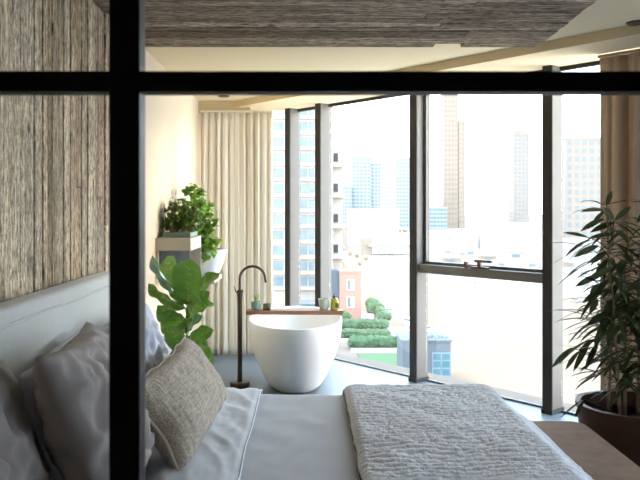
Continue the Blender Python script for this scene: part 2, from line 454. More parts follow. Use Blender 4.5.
curtain('curtain', m_curt, Vector((-1.15, 8.02, 0)), Vector((1, 0, 0)), .765, 11, .030, .012, 2.60,
        'cream linen floor-length curtain hanging at the far end beside the bathtub', 4)
pc = W(1.80, -.10)
curtain('curtain', m_curtd, Vector((pc.x, pc.y, 0)), U.copy(), 1.40, 9, .045, .012, 2.64,
        'taupe brown floor-length curtain hanging behind the tall dark potted palm', 9)

# ------------------------------------------------------------------ bed
YB0, YB1 = 2.02, 3.93
bed = thing('bed', (-.1, 2.98, 0), 'wide low bed with pale upholstered headboard against the board-clad wall', 'bed')
hb = B(); box(hb, -1.142, -1.035, 1.5, 4.12, .05, 1.235, .022, 3)
obj('headboard', hb, m_head, bed)
hb = B(); tube(hb, [(-1.033, 1.5, 1.175), (-1.033, 4.12, 1.175)], .007, 8)
obj('headboard_seam', hb, m_head, bed)
obj('bed_base', box(B(), -1.03, .94, YB0+.06, YB1-.06, .08, .30, .02), m_head, bed)
obj('mattress', box(B(), -1.03, .95, YB0+.02, YB1-.02, .30, .565, .05, 4), m_sheet, bed)
for lx in (-.95, .76):
    for ly in (YB0+.14, YB1-.14):
        obj('leg', box(B(), lx-.03, lx+.03, ly-.03, ly+.03, 0, .08), m_legwood, bed, smooth=False)

def slab_cover(x0, x1, ztop, wr, seed, drop=.22, foot=True, dw=.035, nx=90, ny=110, xedge=None, zt=.0, thick=.012):
    """cloth over the bed: flat in x, drapes down both long sides"""
    y0, y1 = YB0, YB1; rr = .05
    tot = (y1-y0) + 2*drop
    def fn(i, j):
        x = x0 + (x1-x0)*i
        s = -drop + tot*j
        if s < 0: y = y0-dw + .012*N(x, s, seed, 6); z = ztop + s
        elif s > y1-y0: y = y1+dw + .012*N(x, s, seed+3, 6); z = ztop - (s-(y1-y0))
        else:
            y = y0 + s; z = ztop
        # rounding of the edge
        dedge = min(y-(y0-dw), (y1+dw)-y)
        if 0 <= s <= y1-y0:
            e = min(s, (y1-y0)-s)
            z -= .018*(1-sm(0, .07, e))
            y += (-dw if s < (y1-y0)/2 else dw)*(1-sm(0, .07, e))
        else: z -= .018
        k = x1-x
        if foot and k < .12: z -= .05*(1-sm(0, .12, k))
        h = wr*(.9*N(x*2.2, y*1.3, seed) + .5*N(x*5+y*2, y*4, seed+1) + .25*(1-abs(N(x*9, y*5, seed+2))*2))
        if s < 0 or s > y1-y0: y += h*.6
        else: z += h
        return Vector((x, y, z))
    return fn
b = B(); grid(b, 90, 120, slab_cover(-.30, .965, .612, .011, 2))
def drape_foot(i, j, f=slab_cover(-.30, .965, .612, .011, 2)):
    p = f(1, j); return Vector((p.x + .018*math.sin(i*1.5), p.y, p.z - i*.25*(1 if .1 < j < .9 else .6)))
grid(b, 12, 120, drape_foot)
bmesh.ops.remove_doubles(b, verts=b.verts[:], dist=.0004)
dv = obj('duvet', b, m_duvet, angle=80)
tag(dv, 'pale grey cotton duvet spread smooth across the middle of the bed', 'duvet')
md = dv.modifiers.new('t', 'SOLIDIFY'); md.thickness = .018; md.offset = -1
# turned-back top sheet
b = B()
def sheetfn(i, j, f=slab_cover(-.62, -.245, .628, .009, 8, drop=.20, foot=False)):
    p = f(i, j)
    p.x += .008*N(p.y*2.2, 1, 3) * sm(.7, 1, i)
    p.z += .010*sm(.25, .55, i) - .006*sm(.93, 1, i)
    if i < .3: p.z -= .035*(1-sm(0, .3, i))
    p.z += .007*(1-abs(N(p.x*9+p.y*4, p.y*2.6, 4))*3)*(1-sm(.8, 1, i)) + .003*N(p.x*24, p.y*16, 2)
    return p
grid(b, 60, 130, sheetfn)
ts = obj('folded_top_sheet', b, m_sheet, angle=80)
tag(ts, 'white creased cotton sheet turned back over the duvet beside the cushion', 'sheet')
md = ts.modifiers.new('t', 'SOLIDIFY'); md.thickness = .006; md.offset = 1
# piping along its hem: a sub part
b = B(); pts = []
for k in range(131):
    p = sheetfn(1, k/130); pts.append(p + Vector((.002, 0, .006)))
tube(b, pts, .0045, 6)
hem = obj('hem', b, m_sheet, ts)
hem.parent = ts
for v in hem.data.vertices: pass

# throw
def throwfn(i, j, lift=0.0):
    y0, y1 = 2.05, 3.955
    s0 = .195; s1 = 1.215
    s = s0 + (s1-s0)*i + .006*N(i*3, j*14, 8)
    yy = -.12 + (y1-y0+.14)*j
    y = y0 + yy
    over = 0
    if y > y1: over = y - y1; y = y1 + .02
    if s < .90: x, z = s, .651
    else:
        q = s-.90                      # runs down the foot of the bed on to the bench
        x = .90 + q*.77; z = .651 - .62*q*sm(-.02, .1, q)
        z = max(z, .474)
    z -= over*1.0
    z -= .03*sm(3.86, 3.955, y)
    e = min(i*(s1-s0), (1-i)*(s1-s0))
    lump = .010*N(x*3, y*2.4, 5) + .006*N(x*11, y*9, 6) + .004*N(x*28, y*24, 7) + .003*N(x*60, y*52, 9)
    lump += .0025*math.sin(y*150+6*N(x*5, y*5, 3)) 
    lump += .010*(1-abs(N(x*2+1, y*3.4+x*2, 12))*4)*.5
    if z <= .49: lump = abs(lump)*.6
    z += lump
    if i < .02: z -= .02*(1-i/.02)
    return Vector((x, y, z + lift))
b = B(); grid(b, 200, 240, throwfn)
th = obj('throw_blanket', b, m_throw, angle=180)
tag(th, 'fluffy off-white fleece throw laid over the foot of the bed', 'throw')
md = th.modifiers.new('t', 'SOLIDIFY'); md.thickness = .016; md.offset = 1
b = B(); tube(b, [throwfn(0, k/120)+Vector((-.004+.003*N(k*.9, 0), 0, .004+.004*N(k*.7, 3))) for k in range(121)], .009, 6)
e = obj('edge_binding', b, m_trim, th)
e['label'] = 'dark brown bound edge of the throw'

# bench
bn = thing('bench', (1.24, 3.05, 0), 'low brown suede upholstered bench standing at the foot of the bed', 'bench')
bb = B(); t_ = bmesh.new(); bmesh.ops.create_cube(t_, size=1)
bmesh.ops.scale(t_, vec=(.44, 1.92, .17), verts=t_.verts[:])
bmesh.ops.bevel(t_, geom=[e for e in t_.edges if abs(e.verts[0].co.z-e.verts[1].co.z) > .1], offset=.09, segments=6, affect='EDGES', profile=.5)
bmesh.ops.bevel(t_, geom=[e for e in t_.edges if abs(e.verts[0].co.z-e.verts[1].co.z) < .01 and len(e.link_faces) == 2 and e.calc_face_angle(0) > 1], offset=.025, segments=4, affect='EDGES', profile=.5)
merge(bb, t_, Matrix.Translation((1.243, 3.04, .365)))
obj('seat', bb, m_bench, bn)
obj('bench_base', box(B(), 1.06, 1.42, 2.14, 3.94, .12, .28, .01), m_bench, bn)
for lx in (1.09, 1.38):
    for ly in (2.2, 3.88): obj('leg', box(B(), lx-.025, lx+.025, ly-.025, ly+.025, 0, .12), m_legwood, bn, smooth=False)

# ------------------------------------------------------------------ pillows
def pillow(name, mt, c, L, H, T, lean, yaw, label, cat, group=None, seed=0, crease=.012, roll=0, piping=None, flat=False, pinch=.07):
    b = B(); n = 46; m_ = 36
    V = {}
    a = math.radians(lean); ya = math.radians(yaw); ro = math.radians(roll)
    R = Matrix.Rotation(ya, 3, 'Z')
    hd = R @ Vector((-math.sin(a), 0, math.cos(a))); td = R @ Vector((math.cos(a), 0, math.sin(a))); ld = R @ Vector((0, 1, 0))
    ld2 = ld*math.cos(ro) + hd*math.sin(ro); hd2 = hd*math.cos(ro) - ld*math.sin(ro)
    C_ = Vector(c)
    def pt(i, j, side):
        u = -1+2*i/(n-1); v = -1+2*j/(m_-1)
        x = L/2*u*(1-pinch*(1-v*v)*abs(u)**2) ; y = H/2*v*(1-pinch*(1-u*u)*abs(v)**2)
        ee = max(0, (1-abs(u)**2.6)*(1-abs(v)**2.6))
        t = T/2*ee**.42
        wr = 1.5*crease*(N(u*2+seed, v*2, side*3) + .8*(1-3*abs(N(u*2.6+v*1.2+seed, v*3-u*1.4, side+5))) + .55*(1-3.2*abs(N(u*5.5-v*1.5+seed, v*2+u, side+8))))*ee**.5
        edge = 1-ee
        x += .008*N(v*3, seed, 1)*edge; y += .01*N(u*4, seed, 2)*edge
        sag = -.02*(1-v)*0
        return C_ + ld2*x + hd2*y + td*(side*(t+wr) + .012*N(u*1.6, v*1.6, seed+9))
    for side in (1, -1):
        for i in range(n):
            for j in range(m_):
                if side == -1 and (i in (0, n-1) or j in (0, m_-1)): V[side, i, j] = V[1, i, j]
                else: V[side, i, j] = b.verts.new(pt(i, j, side))
    for side in (1, -1):
        for i in range(n-1):
            for j in range(m_-1):
                q = [V[side, i, j], V[side, i+1, j], V[side, i+1, j+1], V[side, i, j+1]]
                b.faces.new(q if side == 1 else q[::-1])
    rim = [pt(i, 0, 1) for i in range(n)] + [pt(n-1, j, 1) for j in range(m_)] + [pt(i, m_-1, 1) for i in range(n-1, -1, -1)] + [pt(0, j, 1) for j in range(m_-1, -1, -1)]
    o = obj(name, b, mt, angle=120)
    tag(o, label, cat, group)
    if piping:
        q = obj('piping', tube(B(), rim, .006, 6, cap=False), piping, o)
    return o
G = 'bed pillows leaning on the headboard'
pillow('pillow', m_pillowshade, (-.875, 1.97, .875), .76, .50, .15, 18, 0, 'shade-toned grey pillow at the left edge, nearest to the viewer', 'pillow', G, 1, crease=.014)
pillow('pillow', m_pillow, (-.925, 2.84, .835), .74, .44, .09, 9, 0, 'white pillow tucked against the headboard behind the big creased shade-toned pillow', 'pillow', G, 2, crease=.02, roll=4)
pillow('pillow', m_pillowshade, (-.715, 2.545, .885), .86, .56, .19, 22, 8, 'large creased shade-toned grey pillow in front, just left of the black post', 'pillow', G, 3, crease=.026, roll=-2, pinch=.10)
pillow('pillow', m_pillow, (-.935, 3.66, .83), .66, .42, .08, 7, 0, 'white pillow against the headboard at the far side of the bed, behind another white one', 'pillow', G, 4)
pillow('pillow', m_sheet, (-.785, 3.60, .855), .62, .50, .13, 17, 0, 'white pillow with a pointed corner directly behind the woven linen cushion', 'pillow', G, 5, crease=.018, pinch=.10)
pillow('cushion', m_linen, (-.535, 3.22, .775), 1.08, .37, .20, 34, -2, 'long beige-brown woven linen cushion with pale piping leaning on white pillows', 'cushion', None, 6, crease=.004, piping=m_pipe, pinch=.10)

# ------------------------------------------------------------------ bathtub
TX, TY = -.112, 6.70
tub = thing('bathtub', (TX, TY, 0), 'freestanding white egg-shaped bathtub standing on the tiled floor by the window', 'bathtub')
prof = []
Hh = .60
for k in range(15):
    t = k/14; prof.append((.50+.50*math.sin(t*PI/2)**.85, .0+Hh*t))
prof[0] = (.44, 0); prof.insert(1, (.485, .008))
prof += [(.997, Hh+.008), (.985, Hh+.012), (.965, Hh+.010), (.955, Hh)]
for k in range(12):
    t = 1-k/11; prof.append((.955*(.48+.52*t**.55), .13+(Hh-.13)*t*.985))
b = lathe(B(), prof, (TX, TY, 0), 72, .415, .72, 2.15)
obj('basin', b, m_tub, tub)
obj('drain', lathe(B(), [(.03, 0), (.033, .004), (.02, .008)], (TX, TY, .131), 20), m_bronze, tub)
bd = obj('bath_board', box(B(), -.56, .322, 6.78, 6.93, .6135, .650, .004), m_oak)
tag(bd, 'brown wooden bath board laid across the white bathtub', 'board')

# tub filler
FX, FY = -.60, 6.60
f = thing('tub_filler', (FX, FY, 0), 'dark bronze floor-standing tap with gooseneck spout beside the bathtub', 'tap')
obj('base', lathe(B(), [(.084, 0), (.086, .003), (.086, .048), (.083, .052)], (FX, FY, 0), 40), m_bronze, f)
obj('riser', lathe(B(), [(.021, 0), (.021, .72), (.024, .725), (.024, .80), (.015, .81)], (FX, FY, .05), 24), m_bronze, f)
pts = [(FX, FY, .855), (FX, FY, .93)] + [(FX+.112-.112*math.cos(a), FY+.0, .955+.112*math.sin(a)) for a in [PI*k/18 for k in range(0, 18)]] + [(FX+.226, FY, .945), (FX+.232, FY, .925)]
obj('spout', tube(B(), pts, .0115, 14), m_bronze, f)
hd = obj('valve', lathe(B(), [(.02, 0), (.026, .01), (.026, .05), (.018, .06)], (FX, FY, .80), 24), m_bronze, f)
obj('lever', tube(B(), [(FX-.02, FY-.01, .835), (FX-.035, FY-.02, .85), (FX-.045, FY-.03, .895)], [.006, .006, .004], 8), m_bronze, f)
obj('lever', tube(B(), [(FX+.02, FY-.01, .835), (FX+.028, FY-.02, .845), (FX+.022, FY-.03, .87)], [.006, .006, .004], 8), m_bronze, f)

# things on the board
zb = .6505
t = thing('potted_succulent', (-.475, 6.85, zb), 'tiny spiky succulent in a grey-green pot at the left end of the bath board', 'plant')
obj('pot', lathe(B(), [(.030, 0), (.042, .01), (.046, .06), (.044, .075), (.040, .075), (.038, .06)], (-.475, 6.85, zb), 24), m_potg, t)
b = B()
for k in range(16):
    a = k*2.4; L = .05+.05*random.random(); tl = .25+.5*(k % 4)/4
    d = Vector((math.cos(a)*tl, math.sin(a)*tl, 1)).normalized(); p = Vector((-.475, 6.85, zb+.06))
    tube(b, [p, p+d*L*.5+Vector((0, 0, .0)), p+d*L + Vector((0, 0, .01))], [.008, .009, .001], 6)
obj('leaves', b, m_succ, t)
t = thing('candle', (-.375, 6.85, zb), 'short dark glass candle beside the succulent on the bath board', 'candle')
obj('jar', lathe(B(), [(.034, 0), (.036, .004), (.036, .055), (.033, .055), (.032, .04)], (-.375, 6.85, zb), 24), m_candle, t)
obj('wax', lathe(B(), [(.030, .040), (.031, .046)], (-.375, 6.85, zb), 20), m_cup, t)
t = thing('cup', (.145, 6.85, zb), 'pale grey-green cup standing next to the yellow bottle', 'cup')
obj('cup_body', lathe(B(), [(.032, 0), (.038, .006), (.048, .085), (.050, .10), (.046, .10), (.036, .02)], (.145, 6.85, zb), 28), m_cup, t)
t = thing('bottle', (.242, 6.85, zb), 'small yellow bottle with dark cap on the right end of the bath board', 'bottle')
obj('bottle_body', lathe(B(), [(.034, 0), (.037, .004), (.037, .085), (.030, .102), (.014, .110), (.013, .115)], (.242, 6.85, zb), 28), m_oil, t)
obj('cap', lathe(B(), [(.015, .112), (.016, .114), (.016, .130), (.005, .134), (.004, .150)], (.242, 6.85, zb), 20), m_cap, t)
lb = obj('label', lathe(B(), [(.0365, .018), (.0376, .019), (.0376, .07), (.0365, .071)], (.242, 6.85, zb), 28), m_oil, t)
q = B(); box(q, .248, .276, 6.811, 6.814, zb+.022, zb+.066)
obj('printed_panel', q, m_label, lb, smooth=False)

# ------------------------------------------------------------------ wall cabinet, shelf, plants on them
cab = thing('wall_cabinet', (XL+.14, 6.1, 1.03), 'pale wooden wall-mounted cabinet box carrying a bushy plant', 'cabinet')
b = B()
box(b, XL, -.915, 5.85, 6.42, 1.245, 1.345, .003); box(b, XL, -.915, 5.85, 6.42, 1.03, 1.05, .003)
box(b, XL, XL+.02, 5.85, 6.42, 1.05, 1.245)
box(b, XL+.02, -.915, 6.40, 6.42, 1.05, 1.245)
obj('body', b, m_cab, cab, smooth=False)
nb = obj('niche_shade_panel', box(B(), XL+.02, -.93, 5.90, 5.915, 1.05, 1.245), m_nicheshade, cab, smooth=False)  # panel coloured as the shade in the recess
nb['label'] = 'recessed end of the cabinet, shade put into its blue-grey colour'
shf = obj('wall_shelf', box(B(), XL, -.82, 6.55, 7.15, .915, .955, .003), m_cab)
tag(shf, 'narrow wooden wall shelf under the white bowl planter', 'shelf')

def leafquad(b, p, d, up, L, Wd, droop=.2, nseg=4, cup=.15, shape=None):
    """a pointed leaf from p along d"""
    d = d.normalized(); s = d.cross(up); 
    if s.length < .01: s = d.cross(Vector((1, 0, .3)))
    s.normalize(); nrm = s.cross(d).normalized()
    prev = None; c = p.copy(); dd = d.copy()
    for k in range(nseg+1):
        t = k/nseg
        w = Wd*(shape(t) if shape else math.sin(PI*min(1, t*.92+.08))**.8) * (1 if k < nseg else .02)
        if k == 0: w *= .3 if not shape else 1
        l = b.verts.new(c + s*w*.5 + nrm*w*cup); m = b.verts.new(c); r_ = b.verts.new(c - s*w*.5 + nrm*w*cup)
        if prev:
            b.faces.new((prev[0], l, m, prev[1])); b.faces.new((prev[1], m, r_, prev[2]))
        prev = (l, m, r_)
        dd = (dd + Vector((0, 0, -droop/nseg))).normalized()
        c = c + dd*(L/nseg)
    return b

# bushy plant on the cabinet
bp_ = thing('bushy_plant', (-1.03, 6.13, 1.3455), 'dense dark green bushy plant with tiny white flowers on top of the cabinet', 'plant')
obj('trough', box(B(), -1.15, -.93, 5.93, 6.33, 1.3455, 1.385, .004), m_potg, bp_)
b = B(); stm = B(); rr = random.Random(5)
for k in range(80):
    base = Vector((rr.uniform(-1.14, -.93), rr.uniform(5.98, 6.28), 1.38))
    top = Vector((max(-1.165, base.x + rr.gauss(0, .06)), base.y+rr.gauss(0, .05), 1.38+rr.uniform(.06, .285)))
    tube(stm, [base, (base+top)/2+Vector((0, 0, .01)), top], .002, 4)
    for q in range(22):
        t_ = rr.uniform(.3, 1.03); p = base.lerp(top, t_)
        d = Vector((rr.gauss(0, 1), rr.gauss(0, 1), rr.gauss(.1, .6)))
        e_ = p + d.normalized()*.045
        if e_.x < XL+.02: d.x = abs(d.x)
        leafquad(b, p, d, Vector((0, 0, 1)), rr.uniform(.03, .055), rr.uniform(.02, .034), .3, 2)
    if k % 6 == 0:
        p = top + Vector((rr.uniform(0, .02), -.02, rr.uniform(-.05, .01)))
        fl = B(); bmesh.ops.create_icosphere(fl, subdivisions=1, radius=.011, matrix=Matrix.Translation(p)); obj('flower', fl, m_flower, bp_)
obj('foliage', b, m_herb, bp_, angle=180); obj('stems', stm, m_bark, bp_)

# trailing plant in a white bowl
WX, WY, WZ = -.985, 6.85, .9555
tp = thing('trailing_plant', (WX, WY, WZ), 'bright green climbing plant spilling out of a white bowl planter by the curtain', 'plant')
obj('bowl', lathe(B(), [(.09, 0), (.12, .006), (.165, .10), (.20, .235), (.205, .25), (.19, .25), (.15, .12)], (WX+.04, WY, WZ), 40, 1, .9, 2.6), m_potw, tp)
obj('soil', lathe(B(), [(.17, .18), (.172, .19)], (WX+.04, WY, WZ), 24, 1, .9, 2.6), m_soil, tp)
b = B(); stm = B(); rr = random.Random(21)
def ivy(t): return [.5, 1.0, .95, .6, .1][min(4, int(t*4+.01))]
vines = []
def px(x, y, Y): return Vector(((x-308)/750*Y, Y, 1.58-(y-208)/750*Y))
for (tx, ty) in ((186, 190), (192, 186), (199, 190), (180, 200), (203, 205), (197, 212), (210, 215), (216, 221), (208, 230), (218, 240), (213, 250), (206, 258), (200, 262), (193, 258), (188, 240), (203, 240), (176, 208), (196, 228), (211, 206), (190, 205)):
    Yd = rr.uniform(6.5, 6.95); vines.append(px(tx, ty, Yd))
for tip in vines:
    base = Vector((WX+.02+rr.uniform(-.08, .08), WY-.05+rr.uniform(-.06, .06), WZ+.19))
    midz = max(tip.z, WZ+.33) + .05
    mid = Vector(((base.x+tip.x)/2, min(base.y, tip.y)-.02, midz))
    prev = None; P = []
    for k in range(13):
        t_ = k/12
        p = base*(1-t_)**2 + mid*2*t_*(1-t_) + tip*t_*t_
        p += Vector((N(t_*4, tip.x*9, 1), N(t_*4, tip.x*9, 5), N(t_*4, tip.x*9, 8)))*.02
        P.append(p)
    tube(stm, P, .0025, 5)
    for k in range(3, 13):
        for q in range(4):
            d = Vector((rr.gauss(0, 1), rr.gauss(-.5, .8), rr.gauss(-.1, .6)))
            leafquad(b, P[k]+Vector((rr.gauss(0, .012), rr.gauss(0, .01), rr.gauss(0, .012))), d, Vector((0, 0, 1)), rr.uniform(.045, .075), rr.uniform(.045, .065), .5, 4, .1, ivy)
obj('foliage', b, m_vine, tp, angle=180); obj('stems', stm, m_bark, tp)

# ------------------------------------------------------------------ fiddle leaf fig
QX, QY = -.86, 5.30
fg = thing('fiddle_leaf_fig', (QX, QY, 0), 'fiddle leaf fig with large glossy leaves standing beside the bed below the cabinet', 'plant')
obj('pot', lathe(B(), [(.13, 0), (.14, .01), (.18, .26), (.185, .28), (.17, .28), (.16, .24)], (QX, QY, 0), 36), m_potw, fg)
obj('soil', lathe(B(), [(.155, .23), (.156, .24)], (QX, QY, 0), 24), m_soil, fg)
obj('trunk', tube(B(), [(QX, QY, .22), (QX+.02, QY, .5), (QX, QY, .75), (QX+.015, QY, .98)], [.014, .012, .010, .006], 10), m_bark, fg)
def fiddle(base, tip, wid, roll, mt, bend=.05, lab=None):
    base = Vector(base); tip = Vector(tip); d = tip-base; L = d.length; d.normalize()
    side0 = d.cross(Vector((0, -1, .15)));
    if side0.length < .1: side0 = d.cross(Vector((0, 0, 1)))
    side0.normalize(); nrm0 = side0.cross(d).normalized()
    if nrm0.y > 0: nrm0 = -nrm0
    ra = math.radians(roll)
    s = side0*math.cos(ra) + nrm0*math.sin(ra); nrm = s.cross(d).normalized()
    if nrm.y > 0 and abs(nrm.y) > .05: nrm = -nrm
    b = B(); nu, nv = 15, 9; V = []
    for i in range(nu):
        t = i/(nu-1)
        w = wid*(.30*math.sin(PI*min(1, t*2.2+.08))*(t < .42) + (.55+.0)*sm(.0, .25, t)*(1-sm(.97, 1.0, t)*.6) * (.62 + .45*sm(.2, .7, t)) * (1-(max(0, (t-.62))/.38)**2.6)**.5)
        row = []
        for j in range(nv):
            v = -1+2*j/(nv-1)
            wave = .014*math.sin(t*17+j)*abs(v) 
            row.append(b.verts.new(base + d*(L*t) + s*(w*v) + nrm*(bend*math.sin(PI*t) + .16*wid*abs(v)**1.5*w/wid*2 + wave) - Vector((0, 0, bend*1.2*t*t*0))))
        V.append(row)
    for i in range(nu-1):
        for j in range(nv-1): b.faces.new((V[i][j], V[i+1][j], V[i+1][j+1], V[i][j+1]))
    rib = B(); tube(rib, [base + d*(L*t) + nrm*(bend*math.sin(PI*t)) for t in [k/10 for k in range(11)]], [.0035*(1-k/12) for k in range(11)], 5)
    for t in (.25, .4, .55, .7, .82):
        for sg in (1, -1):
            w = wid*.8*(1-max(0, t-.6))
            p0 = base + d*(L*t) + nrm*(bend*math.sin(PI*t)+.001)
            p1 = base + d*(L*min(.97, t+.14)) + s*(sg*w*.62) + nrm*(bend*math.sin(PI*min(1, t+.14))+.006)
            tube(rib, [p0, (p0+p1)/2, p1], [.002, .0015, .0008], 4)
    o = obj('leaf', b, mt, fg, angle=180)
    if lab: o['label'] = lab
    md = o.modifiers.new('s', 'SUBSURF'); md.levels = 1; md.render_levels = 1
    obj('leaf_vein', rib, m_vein, o)
    pet = min((.98, max(.35, base.z)), key=lambda z: abs(z-base.z))
    tube_pts = [Vector((QX+.008, QY, max(.3, min(.97, base.z-.03)))), (base+Vector((QX, QY, base.z-.03)))/2, base]
    obj('leaf_stalk', tube(B(), tube_pts, .004, 6), m_vein, o)
LV = [  # base px, tip px, half width m, roll, mat, depth of base / tip
    ((189, 305), (190, 259), .185, 8, m_fig, 5.20, 5.02, .03),
    ((187, 303), (152, 256), .11, 62, m_figb, 5.25, 5.05, .03),
    ((187, 300), (167, 256), .15, 25, m_fig, 5.35, 5.45, .03),
    ((190, 307), (219, 273), .11, 42, m_fig, 5.30, 5.35, .03),
    ((186, 308), (148, 284), .10, 50, m_fig, 5.28, 5.20, .02),
    ((190, 320), (209, 292), .10, 30, m_fig, 5.25, 5.1, .04),
    ((189, 322), (158, 306), .13, 30, m_fig, 5.22, 4.98, .04),
    ((189, 322), (214, 303), .10, 48, m_fig, 5.30, 5.35, .03),
    ((188, 338), (202, 316), .10, 55, m_figb, 5.3, 5.2, .03),
    ((187, 330), (160, 324), .09, 40, m_fig, 5.35, 5.3, .03),
    ((189, 350), (213, 330), .11, 35, m_fig, 5.25, 5.12, .04),
    ((188, 352), (170, 326), .13, 12, m_fig, 5.2, 5.05, .03),
    ((190, 352), (212, 365), .15, 18, m_fig, 5.2, 4.98, .03),
    ((188, 358), (166, 372), .12, 20, m_fig, 5.2, 5.05, .03),
    ((190, 340), (207, 349), .10, 20, m_figb, 5.3, 5.2, .03),
]
for (b0, t0, w, ro, mt, Y0, Y1, bd_) in LV:
    fiddle(px(*b0, Y0), px(*t0, Y1), w, ro, mt, bd_)

# ------------------------------------------------------------------ potted palm at right
GX, GY = 1.83, 4.20
pp = thing('potted_palm', (GX, GY, 0), 'tall dark palm with narrow leaves in a wide brown pot at right', 'plant')
obj('pot', lathe(B(), [(.22, 0), (.235, .01), (.29, .28), (.305, .44), (.315, .465), (.315, .485), (.285, .485), (.275, .40)], (GX, GY, 0), 56), m_potd, pp)
obj('soil', lathe(B(), [(.27, .38), (.272, .40)], (GX, GY, 0), 30), m_soil, pp)
fol = B(); rr = random.Random(14)
canes = [(-.11, -.07, -.205, -.12, 1.60), (-.03, .06, -.02, .06, 1.45), (.05, -.06, -.02, -.10, 1.38), (.12, .04, .16, .0, 1.55), (-.12, .08, -.10, .05, 1.10), (.02, -.12, -.04, -.14, 1.05), (.16, -.06, .22, -.05, 1.25), (.06, .10, .08, .14, 1.2)]
def palm_leaf(p, d, L, w): leafquad(fol, p, d, Vector((0, 0, 1)), L, w, rr.uniform(.35, .9), 6, .12, lambda t: max(.03, math.sin(PI*min(1, .06+t*.94))**.75))
for (dx, dy, ex, ey, h) in canes:
    base = Vector((GX+dx, GY+dy, .39)); top = Vector((GX+ex, GY+ey, h))
    P = [base.lerp(top, k/12) + Vector((N(k*.4, dx*20, 1), N(k*.4, dx*20, 7), 0))*.03*(k/12) for k in range(13)]
    obj('cane', tube(B(), P, [.011-.0006*k for k in range(13)], 8), m_cane, pp)
    zlo = .62
    nodes_ = int((h-zlo)/.055)
    for k in range(nodes_):
        z = zlo + (h-zlo)*(k/max(1, nodes_-1)); t_ = (z-.39)/(h-.39)
        kk = min(11, int(t_*12)); p = P[kk].lerp(P[kk+1], t_*12-kk)
        nl = 4 if h < 1.5 or t_ < .8 else 2
        if t_ < .45: nl = 2 
        for q in range(nl):
            a = k*2.4 + q*2.1 + dx*30 + rr.uniform(-.4, .4)
            # a twig carrying two or three narrow leaves
            d = Vector((math.cos(a), math.sin(a), rr.uniform(-.15, .75)))
            tw = p + d.normalized()*rr.uniform(.03, .12)
            tube(fol, [p, tw], .0022, 4)
            for m2 in range(2 if t_ < .9 else 1):
                a2 = a + rr.uniform(-.7, .7)
                palm_leaf(tw, Vector((math.cos(a2), math.sin(a2), rr.uniform(-.35, .55))), rr.uniform(.15, .29), rr.uniform(.02, .034))
P0 = Vector((GX-.14, GY-.05, .0))
# sprays that stand clear of the clump
for (b0, t0, L, w) in [((607, 205), (611, 190), 0, .03), ((614, 220), (604, 207), 0, .03), ((615, 220), (631, 206), 0, .028), ((604, 210), (580, 211), 0, .022), ((603, 219), (580, 231), 0, .028), ((613, 223), (590, 232), 0, .03), ((587, 237), (563, 232), 0, .018), ((614, 234), (588, 238), 0, .024), ((592, 238), (565, 256), 0, .032), ((598, 246), (573, 257), 0, .03), ((606, 252), (591, 263), 0, .03), ((600, 276), (575, 286), 0, .03), ((612, 268), (586, 281), 0, .034), ((598, 292), (582, 303), 0, .026), ((609, 312), (586, 326), 0, .034), ((598, 300), (589, 313), 0, .03), ((590, 335), (564, 343), 0, .018), ((572, 348), (551, 368), 0, .026), ((578, 352), (565, 370), 0, .022), ((590, 340), (573, 372), 0, .03), ((598, 342), (585, 370), 0, .03), ((607, 260), (595, 278), 0, .036), ((608, 280), (588, 300), 0, .036), ((612, 300), (600, 330), 0, .04), ((607, 320), (594, 347), 0, .038), ((604, 395), (570, 395), 0, .02), ((586, 398), (560, 418), 0, .02), ((584, 400), (575, 417), 0, .02)]:
    p = px(*b0, GY-.12); q = px(*t0, GY-.12-rr.uniform(-.05, .15)); d = q-p
    Lx = d.length
    leafquad(fol, p, d.normalized()+Vector((0, 0, .12)), Vector((0, -1, .4)) if rr.random() < .8 else Vector((0, 0, 1)), Lx, w*1.1, .24, 6, .1, lambda t: max(.03, math.sin(PI*min(1, .06+t*.94))**.75))
    near = min(((GX+dx+(ex-dx)*.6, GY+dy+(ey-dy)*.6) for dx, dy, ex, ey, h in canes if h > p.z), key=lambda c: abs(c[0]-p.x)+abs(c[1]-p.y), default=(GX-.16, GY-.06))
    tube(fol, [p, Vector(((p.x+near[0])/2, (p.y+near[1])/2, p.z-.03)), Vector((near[0], near[1], min(1.5, p.z)-.09))], .002, 4)
obj('foliage', fol, m_palm, pp, angle=180)

# ------------------------------------------------------------------ OUTDOORS (street level z = -20)
ZG = -20.0
b = B(); prism(b, [(-900, 20), (1400, 20), (1400, 2600), (-900, 2600)], ZG-1, ZG)
tag(obj('ground', b, m_ground, smooth=False), kind='structure')
b = B(); prism(b, [(17.8, 22), (400, 22), (330, 150), (74, 172), (36, 200), (43, 292), (20, 345), (-30, 380), (-40, 300), (4, 176), (14.5, 150), (17.8, 100)], ZG-.5, ZG+.05)
tag(obj('river', b, m_water, smooth=False), kind='structure')
def gx(x, Y): return (x-308)/750*Y
def gz(y, Y): return 1.58-(y-208)/750*Y

